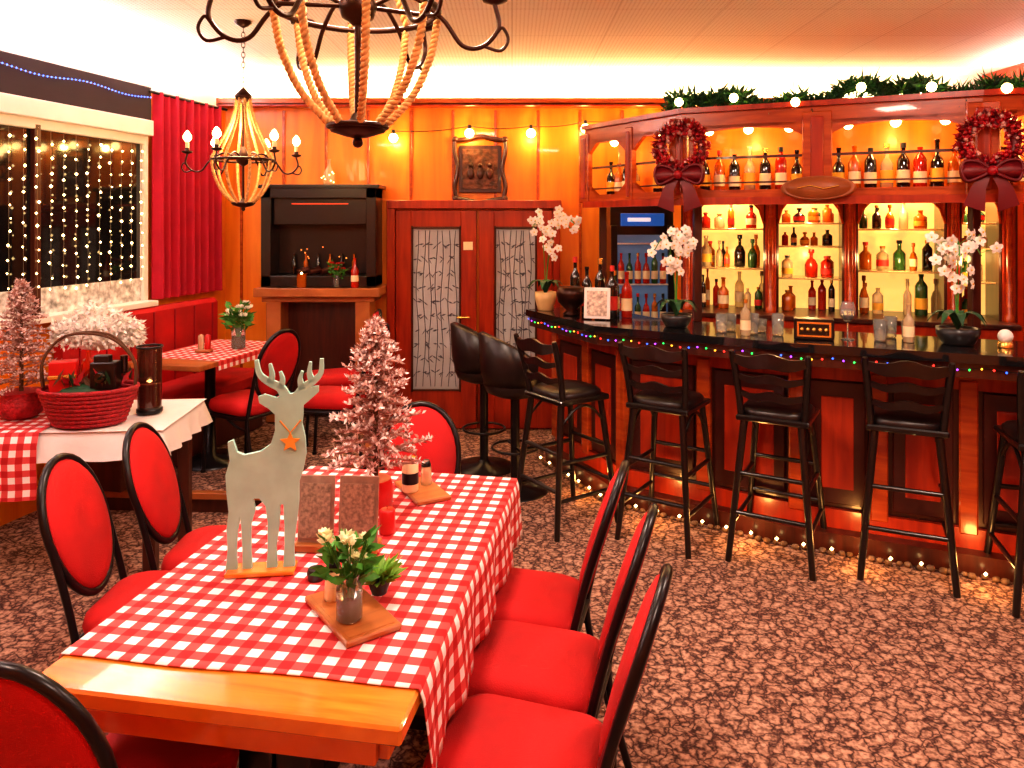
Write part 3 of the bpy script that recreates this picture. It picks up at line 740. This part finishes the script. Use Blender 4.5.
# stools
def stool_mesh():
    b=B('bar_stool')
    b.box((0,0,.735),(.36,.36,.03),BLKW,bev=.012)
    b.loft([[(.16*sc*math.copysign(abs(math.cos(a))**.6,math.cos(a)),.16*sc*math.copysign(abs(math.sin(a))**.6,math.sin(a)),z) for a in [2*math.pi*i/28 for i in range(28)]] for sc,z in((1.08,.75),(1.1,.77),(1.0,.785),(.5,.79))],mat('black_leather',(.014,.008,.008),.35))
    for sx in(-1,1):
        b.tube([(sx*.14,.14,.73),(sx*.205,.22,.0)],[.019,.016],BLKW,8)
        b.tube([(sx*.14,-.15,.73),(sx*.205,-.23,.0)],[.020,.016],BLKW,8)
        b.tube(bez([(sx*.155,-.15,.72),(sx*.165,-.17,.86),(sx*.175,-.20,.98),(sx*.185,-.235,1.09)],4),[.018]*12+[.013],BLKW,8)
        def lg(z,s): t=(.73-z)/.73; return (sx*(.14+.065*t),(.14+.08*t) if s>0 else -(.15+.08*t),z)
        for z in(.20,.40): b.cyl(lg(z,1),lg(z,-1),.012,BLKW,8)
        b.tube(bez([lg(.60,1),(sx*.15,.05,.69),(sx*.15,-.05,.69),lg(.60,-1)],4),.009,BLKW,6)
    for z in(.25,.45):
        t=(.73-z)/.73
        b.cyl((-.14-.065*t,.14+.08*t,z),(.14+.065*t,.14+.08*t,z),.012,BLKW,8)
        b.cyl((-.14-.065*t,-.15-.08*t,z),(.14+.065*t,-.15-.08*t,z),.012,BLKW,8)
    for z,h,w,y in((.86,.035,.165,-.17),(.95,.035,.172,-.19),(1.045,.06,.19,-.222)):
        rings=[]
        for i in range(13):
            u=-1+2*i/12; yy=y-.03*(1-u*u); hh=h/2*(1+.25*math.cos(u*3)); zz=z+.008*math.cos(u*6)
            if h>.04 and abs(u)>.9: hh*=.7
            rings.append([(u*w,yy-.009,zz-hh),(u*w,yy+.009,zz-hh),(u*w,yy+.009,zz+hh),(u*w,yy-.009,zz+hh)])
        b.loft(rings,BLKW,False)
    ob=b.done((0,-50,0)); me=ob.data; bpy.data.objects.remove(ob); return me
SM=stool_mesh()
for x,y,d in((.32,4.36,(.80,.55)),(.88,4.16,(.55,.80)),(1.41,3.92,(.50,.85)),(1.99,3.75,(.42,.90)),(2.50,3.44,(.30,.95))):
    inst(SM,'bar_stool',(x,y,0),face(d))
def tub():
    b=B('leather_bar_chair'); LE=mat('black_leather',(.018,.012,.012),.35)
    for r0,r1,mm in((.23,.20,LE),):
        out=[]
        for i in range(21):
            a=math.radians(180+ -20+220*i/20); k=abs(i-10)/10; top=1.03-.17*k**2
            o=[]
            for r,z in((r0-.03,.68),(r0,.8),(r0+.01,top),(r0-.015,top+.012),(r1-.01,top-.005),(r1-.02,.8),(r1-.04,.70)): o.append((r*math.cos(a),r*math.sin(a),z))
            out.append(o)
        b.loft(out,LE,True,True)
    b.lathe([(.12,.62),(.19,.65),(.21,.70),(.19,.745),(.1,.755)],(0,0,0),LE,20)
    b.lathe([(.03,.03),(.03,.64)],(0,0,0),BLK,12); b.lathe([(.22,0),(.21,.015),(.05,.035),(.03,.06)],(0,0,0),BLK,24)
    b.tube([(.15*math.cos(i*.3),.15*math.sin(i*.3),.28) for i in range(21)],.009,BLK,6,closed=True); b.cyl((-.15,0,.28),(.15,0,.28),.008,BLK)
    ob=b.done((0,-50,0)); me=ob.data; bpy.data.objects.remove(ob); return me
TM=tub()
for x,y,d in((.02,4.84,(.9,.3)),(-.20,5.28,(.9,.2))): inst(TM,'leather_bar_chair',(x,y,0),face(d))

# canopy
Q=[(.53,5.40),(1.05,4.58),(1.76,4.27),(2.50,3.93),(3.75,3.50)]
b=B('bar_canopy')
slab(b,Q,0,.34,2.36,2.42,CANW); slab(b,Q,-.03,.36,2.42,2.45,MAHOG)
slab(b,Q,0,.34,1.89,1.935,CANW); slab(b,Q,-.02,.02,1.855,1.90,MAHOG)
slab(b,Q,.32,.34,1.935,2.36,PANEL)
slab(b,Q,.0,.03,2.32,2.36,CANW)
slab(b,Q,.035,.05,2.135,2.15,DARKW); slab(b,Q,.035,.05,1.985,1.995,DARKW)
bays=[]
def frame(p,q,n,wp=.10):
    d=(q-p)/n; rz=math.atan2(d.y,d.x); u=d.normalized(); nn=Vector((-u.y,u.x))
    for k in range(n+1):
        c=p+d*k+nn*.012; w=.07 if 0<k<n else wp
        b.box((c.x,c.y,2.14),(w,.05,.5),CANW,rz=rz,bev=.006)
        b.box((c.x-nn.x*.02,c.y-nn.y*.02,2.14),(w*.45,.03,.44),MAHOG,rz=rz,bev=.008)
    for k in range(n):
        c=p+d*(k+.5)+nn*.015; L=d.length; bays.append((c,u,nn,L)); h=L/2-.03
        cut=.10 if L<.6 else .085
        N=12; top=[];bot=[];b2t=[];b2b=[]
        for i in range(N+1):
            a=-h+2*h*i/N; e=max(0,cut-(h-abs(a)))
            if L>.6: arc=.035*(abs(a)/h)**2
            else: arc=0
            top.append((a,2.34)); bot.append((a,2.315-arc-e*.9)); b2t.append((a,1.945+e*.8)); b2b.append((a,1.93))
        b.strip(c,u,nn,top,bot,.03,CANW); b.strip(c,u,nn,b2t,b2b,.03,CANW)
QV=[Vector(q) for q in Q]
frame(QV[0],QV[1],2); frame(QV[1],QV[2],1,.16)
frame(QV[2],QV[3],1,.16); frame(QV[3],QV[4],2,.16)
for i,dd in((0,.17),(1,.20),(3,.22),(4,.2)):
    o=off(Q,dd)[i]; b.box((o[0],o[1],1.505),(.05,.05,.768),DARKW)
for c,u,nn,L in bays:
    for s in((-.30,0,.30) if L>.5 else (0,)):
        p=c+u*s*L+nn*.06; b.sph((p.x,p.y,2.315),.030,BULB,8,6); b.cyl((p.x,p.y,2.335),(p.x,p.y,2.362),.014,GOLD,8)
b.done()
def bottle(b,x,y,z,h,r,m,lab=None,seg=9,k=None):
    if k is None: k=random.choice((0,1,2,3))
    if k==3: prof=[(r*.9,0),(r*1.05,.006),(r*1.1,h*.45),(r*.7,h*.62),(r*.3,h*.68),(r*.3,h*.86),(r*.5,h*.87),(r*.5,h)]
    else:
        sh=(.55,.62,.7)[k]; prof=[(r*.95,0),(r,.004),(r,h*sh),(r*.8,h*(sh+.06)),(r*.36,h*(sh+.15)),(r*.34,h*.93),(r*.42,h*.94),(r*.42,h)]
    b.lathe(prof,(x,y,z),m,seg)
    if lab: b.lathe([(r*(1.03 if k!=3 else 1.12),h*.15),(r*(1.03 if k!=3 else 1.13),h*.42)],(x,y,z),lab,seg,caps=False)
    if R()<.5: b.lathe([(r*.45,h*.9),(r*.45,h*1.005)],(x,y,z),random.choice((GOLD,BLK,LABELR)),seg)
BM=[AMBER,AMBER,DKG,AMBER,GREENG,CLRB,REDL,CLRB,AMBER,CLRB]
random.seed(11)
b=B('canopy_bottles')
for c,u,nn,L in bays:
    n=int((L-.12)/.082)
    for k in range(n):
        p=c+u*((k+.5)/n-.5)*(L-.14)+nn*.14
        bottle(b,p.x,p.y,1.936,U(.23,.28),.034,[DKG,AMBER,DKG,CLRB,DKG,REDL][k%6],LABEL if k%3 else LABELY,k=k%3)
        if k%2==0:
            p=p+nn*.08; bottle(b,p.x,p.y,1.936,.2,.03,AMBER,LABEL)
b.done()
for c,u,nn,L in bays:
    p=c+nn*.08; point('canopy_glow',(p.x,p.y,2.25),3.8 if L>.5 else 2.0,(1,.60,.15),.03)
b=B('oval_sign'); c=QV[2]-Vector((.02,.06)); 
ov=[(.20*math.cos(2*math.pi*i/28),.07*math.sin(2*math.pi*i/28)) for i in range(28)]
rings=[[(x*s,y0,z*s) for x,z in ov] for s,y0 in((.1,-.02),(.85,-.02),(.86,-.012),(.9,-.024),(.98,-.02),(1,0))]
b.loft(rings,mat('sign_wood',(.30,.08,.02),.4),True,True); b.tube([(-.11,-.024,0),(-.04,-.024,.014),(.03,-.024,-.006),(.11,-.024,.01)],.005,GOLD,5); b.done((c.x,c.y,1.945),math.atan2(-.4,.86))
random.seed(21)
b=B('christmas_garland')
GQ=[tuple(QV[0].lerp(QV[1],.80))]+Q[1:]
G=along(off(GQ,.08),.02)
gp=[]
for i,p in enumerate(G):
    z=2.485+.035*math.sin(i*.13)+.025*math.sin(i*.37); gp.append((p.x,p.y,z))
b.tube(gp[::2],.022,PINE,6)
for i,(x,y,z) in enumerate(gp):
    cl=.75+.55*math.sin(i*.45)**2
    for k in range(40):
        d=Vector((U(-1,1),U(-1,1),U(-.6,1))).normalized(); b.blade((x+U(-.03,.03),y+U(-.03,.03),z-.01+U(-.02,.03)),d,U(.04,.10)*cl,.007,PINE if R()<.85 else GREEN)
for i,(x,y,z) in enumerate(gp):
    if i%17==4: b.sph((x-.02,y-.11,z-.03),.027,BULB,8,6); b.cyl((x-.02,y-.09,z-.015),(x,y-.03,z+.0),.007,BLK,6)
b.done()
def wreath(loc,rz,sc=1):
    b=B('christmas_wreath'); random.seed(3)
    BER=mat('red_berry',(.36,.004,.010),.3); PINKB=mat('pink_berry',(.6,.30,.26),.3)
    b.tube([(.13*math.cos(2*math.pi*i/24),0,.13*math.sin(2*math.pi*i/24)) for i in range(24)],.030,DRED,8,closed=True)
    for i in range(190):
        a=U(0,6.28); t=U(0,6.28); r=.13+.046*math.cos(t); b.sph((r*math.cos(a),-.038*abs(math.sin(t))-.006,r*math.sin(a)),U(.009,.015),PINKB if i%5==0 else BER,6,4)
    for i in range(220):
        a=U(0,6.28); b.blade((.13*math.cos(a),-.02,.13*math.sin(a)),(math.cos(a)*U(-.5,1.2)+U(-1,1),U(-1.2,.0),math.sin(a)*U(-.5,1.2)+U(-1,1)),.07,.008,REDB if R()<.6 else DRED)
    for s in(-1,1):
        for yy in(-.085,-.045):
            ctr=[(0,-.17),(.06,-.12),(.13,-.115),(.145,-.17),(.12,-.225),(.05,-.20),(0,-.17)]
            P=bez([(s*x,yy,z) for x,z in ctr],4)
            b.tube(P,.009,DRED,6)
        rings=[]
        for x,hh in((0,.018),(.04,.035),(.09,.052),(.13,.048),(.145,.02)):
            rings.append([(s*x,-.08,-.17-hh),(s*x,-.095,-.17),(s*x,-.08,-.17+hh),(s*x,-.045,-.17)])
        b.loft(rings,DRED,True,True)
        b.loft([[(s*.0,-.06,-.19),(s*.05,-.065,-.185)],[(s*.03,-.085,-.27),(s*.10,-.075,-.26)],[(s*.03,-.065,-.40),(s*.135,-.06,-.36)]],DRED,True,False,wrap=False)
    b.sph((0,-.095,-.17),.028,REDB); o=b.done(loc,rz); o.scale=(sc,)*3
c=QV[1]; wreath((c.x-.02,c.y-.08,2.20),-.45,.98); c=QV[3]; wreath((c.x-.02,c.y-.08,2.17),-.38,.92)

# ------------------------------------------------------------ back bar
V0=Vector((1.26,5.30)); V1=Vector((3.1,4.62)); vu=(V1-V0).normalized(); vn=Vector((-vu.y,vu.x)); vr=math.atan2(vu.y,vu.x); VL=(V1-V0).length
b=B('back_bar_shelf')
def VB(t,o): p=V0+vu*t+vn*o; return p
def vbox(t,o,z,dx,dy,dz,m,bev=.004): p=VB(t,o); b.box((p.x,p.y,z),(dx,dy,dz),m,rz=vr,bev=bev)
vbox(VL/2,.10,.55,VL,.56,1.10,MAHOG); vbox(VL/2,.10,1.115,VL+.04,.60,.03,DARKW)
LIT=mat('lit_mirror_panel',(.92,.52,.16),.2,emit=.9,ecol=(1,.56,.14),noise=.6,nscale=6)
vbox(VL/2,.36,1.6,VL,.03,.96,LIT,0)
edges=[0,.56,1.06,1.66,VL]
for e in edges:
    vbox(e,.18,1.6,.10,.36,.97,DARKW,.01); vbox(e,.0,1.6,.07,.03,.97,MAHOG,.012)
    p=VB(e,-.02); b.lathe([(.03,1.13),(.03,1.16),(.018,1.18),(.018,1.88),(.03,1.90),(.03,1.93)],(p.x,p.y,0),CANW,10)
vbox(VL/2,.18,2.10,VL+.1,.4,.10,MAHOG)
for i in range(len(edges)-1):
    a,c=edges[i],edges[i+1]; w=c-a-.09; h=w/2; pc=VB((a+c)/2,.005)
    top=[];bot=[]
    for k in range(17):
        x=-h+2*h*k/16; top.append((x,2.06)); bot.append((x,1.94-.20*(1-math.sqrt(max(0,1-(x/h)**2)))))
    b.strip(pc,vu,vn,top,bot,.025,MAHOG)
    b.tube([(pc.x+vu.x*x-vn.x*.015,pc.y+vu.y*x-vn.y*.015,z) for x,z in bot],.008,CANW,6)
    for z in ((1.42,1.70) if i%2==0 else (1.36,1.58,1.74)): vbox((a+c)/2,.2,z,w,.24,.012,mat('shelf_glass',(.75,.5,.25),.1,trans=.4))
b.done()
b=B('liquor_bottles'); random.seed(31)
for i in range(len(edges)-1):
    a,c=edges[i],edges[i+1]; w=c-a-.13
    lv=((1.131,.28),(1.427,.25),(1.707,.20)) if i%2==0 else ((1.131,.22),(1.367,.20),(1.587,.14),(1.747,.14))
    for z,hh in lv:
        t=a+.07
        while t<c-.10:
            r=U(.020,.040)
            if R()<.9:
                p=VB(t+r,.13+U(0,.08)); bottle(b,p.x,p.y,z,hh*U(.5,1.0),r,random.choice(BM),random.choice((LABEL,LABELR,None,LABELY,None,None)))
            if R()<.3: p=VB(t+r+.02,.27); bottle(b,p.x,p.y,z,hh*U(.7,1.0),r*.9,random.choice(BM),random.choice((LABEL,None)))
            t+=2*r+U(.003,.03)
b.done()
for i in range(len(edges)-1):
    p=VB((edges[i]+edges[i+1])/2,.10); point('shelf_light',(p.x,p.y,1.94),8,(1,.74,.38),.03); p=VB((edges[i]+edges[i+1])/2,.02); point('shelf_light',(p.x,p.y,1.50),2.5,(1,.64,.26),.03)
b=B('drinks_fridge'); FX,FY=1.03,5.95
b.box((0,.12,.98),(.50,.40,1.9),BLKW); b.box((0,-.10,1.77),(.34,.04,.10),mat('fridge_header',(.02,.08,.35),.4,emit=.25,ecol=(.02,.25,1)))
b.box((0,-.09,.95),(.40,.01,1.4),mat('fridge_inside',(.10,.2,.35),.3,emit=.08,ecol=(.3,.55,1)),bev=0)
for s in(-1,1): b.box((s*.225,-.10,.95),(.05,.05,1.55),BLK)
b.box((-.03,-.125,1.77),(.18,.004,.03),mat('sign_white_glow',(1,1,1),.4,emit=.6,ecol=(.8,.9,1)))
for z in(.3,.62,.94,1.26,1.58): b.box((0,-.10,z),(.40,.06,.012),WHITE)
random.seed(4)
for z in(.307,.627,.947,1.267):
    for k in range(6): bottle(b,-.17+.066*k,-.115,z,.24,.026,random.choice((GREENG,AMBER,REDL,DKG)),LABEL)
b.done((FX,FY,0))

# ------------------------------------------------------------ bar-top items
BZ=1.122
def orchid(loc,H,pm,ph,pr,seed,lean):
    random.seed(seed); b=B('white_orchid')
    b.lathe([(pr*.7,0),(pr*.75,.004),(pr,ph*.6),(pr*1.02,ph),(pr*.9,ph),(pr*.85,ph*.85)],(0,0,0),pm,18)
    b.lathe([(pr*.85,ph*.8),(pr*.86,ph*.86)],(0,0,0),BARK,14)
    for k in range(7):
        a=k*.9+U(-.2,.2); P=bez([(0,0,ph*.85),(.05*math.cos(a),.05*math.sin(a),ph+.07),(.10*math.cos(a),.10*math.sin(a),ph+.07),(.14*math.cos(a),.14*math.sin(a),ph+.02)],4)
        n=len(P); rg=[]
        for i,p in enumerate(P):
            w=.024*math.sin(math.pi*(.12+.86*i/(n-1))); sx,sy=-math.sin(a)*w,math.cos(a)*w
            rg.append([(p.x-sx,p.y-sy,p.z+.006),(p.x,p.y,p.z),(p.x+sx,p.y+sy,p.z+.006)])
        b.loft(rg,PINE,True,False,wrap=False)
    for s in range(3):
        dx=lean[s]; P=bez([(0,0,ph*.8),(dx*.15,.0,H*.5),(dx*.5,-.02,H*.82),(dx*.95,-.04,H*.93),(dx*1.6,-.07,H*.80)],6)
        b.tube(P,.003,GREEN,5)
        for i in range(11):
            p=P[min(len(P)-1,8+int(i*1.5))]; o=Vector((U(-.055,.055),U(-.05,.0),U(-.07,.055))); c=p+o
            b.cyl(p,c,.0015,GREEN,4)
            nrm=Vector((U(-.9,.9),-1,U(-.4,.5))).normalized(); ux=nrm.cross(Vector((0,0,1))).normalized(); uz=ux.cross(nrm); rt=U(-.3,.3)
            for k in range(5):
                a=rt+math.pi/2+2*math.pi*k/5; d=ux*math.cos(a)+uz*math.sin(a); q=ux*(-math.sin(a))+uz*math.cos(a)
                L=.033; w=.012 if k in(0,2,3) else .016
                b.add([c,c+d*L*.45-q*w+nrm*.004,c+d*L*.85-q*w*.6+nrm*.002,c+d*L-nrm*.002,c+d*L*.85+q*w*.6+nrm*.002,c+d*L*.45+q*w+nrm*.004],[(0,1,2,3,4,5)],PETAL)
            b.octa(c+nrm*.005,.006,YEL)
    b.done(loc)
orchid((.24,5.30,BZ),.72,mat('pale_gold_pot',(.75,.5,.22),.4),.13,.075,1,(.11,-.06,.15))
orchid((.99,4.46,BZ),.58,GRAYC,.075,.09,2,(.04,-.09,.0))
orchid((2.30,3.82,BZ),.57,GRAYC,.085,.10,3,(.05,-.10,-.02))
random.seed(77)
b=B('bar_bottles')
for x,y,h,m in((.52,5.14,.32,DKG),(.60,5.04,.38,DKG),(.69,5.0,.30,GREENG),(.66,4.88,.34,DKG),(.76,4.90,.30,REDL),(.45,5.27,.38,DKG)): bottle(b,x,y,BZ,h,.036,m,LABELR if h>.3 else LABEL,12,k=1)
b.done()
b=B('framed_card'); b.box((0,0,.105),(.17,.012,.20),WHITE,rx=-.1); b.box((0,-.009,.105),(.13,.004,.16),mat('card_print',(.75,.5,.4),.6,noise=.6,nscale=50),rx=-.1); b.box((0,.04,.03),(.03,.07,.01),BLK); b.done((.55,4.78,BZ),-.3)
b=B('copper_ice_bucket'); b.lathe([(.05,0),(.055,.01),(.03,.03),(.09,.09),(.10,.14),(.09,.19),(.085,.19)],(0,0,0),DARKM,20); b.done((.40,5.02,BZ),0)
def wineglass(b,x,y,m=GLASS,h=.20,z=BZ):
    b.lathe([(.035,0),(.034,.003),(.004,.008),(.004,h*.45),(.02,h*.5),(.038,h*.65),(.04,h*.8),(.03,h)],(x,y,z),m,14,caps=False)
b=B('wine_glass'); wineglass(b,0,0,z=0); b.lathe([(.02,.105),(.036,.132),(.034,.133)],(0,0,0),DARKM,12); b.done((1.80,3.97,BZ))
b=B('gift_box'); b.box((0,0,.055),(.20,.11,.11),BLKW); b.box((0,-.056,.055),(.17,.003,.08),GOLD); b.box((0,-.058,.055),(.15,.003,.06),BLKW)
for k in range(5): b.sph((-.06+.03*k,-.06,.055),.012,GOLD,6,4)
b.done((1.63,4.0,BZ),-.35)
b=B('glassware_set')
for x,y in((1.2,4.24),(1.27,4.3),(1.36,4.18),(1.43,4.25),(1.48,4.12),(2.0,4.02),(2.07,4.05),(2.14,4.0),(1.95,3.92)):
    h=U(.07,.12); b.lathe([(.026,0),(.03,.004),(.034,h),(.031,h),(.027,.008)],(x,y,BZ),GLASS,12)
for x,y in((1.30,4.12),(2.08,3.88)): bottle(b,x,y,BZ,.2,.028,CLRB,LABEL)
b.done()
b=B('snow_globe'); b.lathe([(.035,0),(.035,.02),(.03,.025)],(0,0,0),GOLD,14); b.sph((0,0,.055),.035,WHITE,14,8); b.done((2.48,3.72,BZ))

# ------------------------------------------------------------ lights
area('cove_light_back',(.6,6.25,2.79),(math.radians(180),0,0),6.2,.04,74,(1,.76,.36))
p=LW(3.2,.10,2.74); area('cove_light_left',(p[0],p[1],2.76),(math.radians(180),0,LR),5.5,.06,85,(1,.82,.80))
area('cove_light_right',(3.85,2.8,2.76),(math.radians(180),0,math.radians(90)),6,.08,115,(1,.82,.68))
b=B('trim_5'); b.box((3.93,2.6,2.735),(.14,7.3,.03),MAHOG); b.box((3.86,2.6,2.76),(.02,7.3,.05),CANW); b.done()
PN=mat('fill_panel_glow',(1,.9,.75),.5,emit=2,ecol=(1,.8,.6))  # glowing face of the added overhead fill panels
for x,y,p in((-.4,2.6,50),(1.7,2.2,46),(-1.9,1.2,30),(.6,.3,38)):  # out-of-view panels added overhead to brighten the table and foreground
    b=B('added_fill_panel'); b.box((0,0,-.02),(.42,.42,.04),WHITE); b.box((0,0,-.042),(.36,.36,.006),PN); b.done((x,y,CZ-.001))
    area('added_fill_light',(x,y,CZ-.06),(0,0,0),.34,.34,p,(1,.75,.61))  # fill light that goes with each added panel
w=bpy.data.worlds.new('w'); SC.world=w; w.use_nodes=True; w.node_tree.nodes['Background'].inputs[0].default_value=(.02,.015,.02,1)
cam=bpy.data.cameras.new('cam'); co=bpy.data.objects.new('camera',cam); SC.collection.objects.link(co)
co.location=(0,0,1.75); co.rotation_euler=(math.radians(90),0,0); cam.sensor_width=36; cam.lens=26.02; cam.shift_y=-.158; cam.clip_start=.05
SC.camera=co
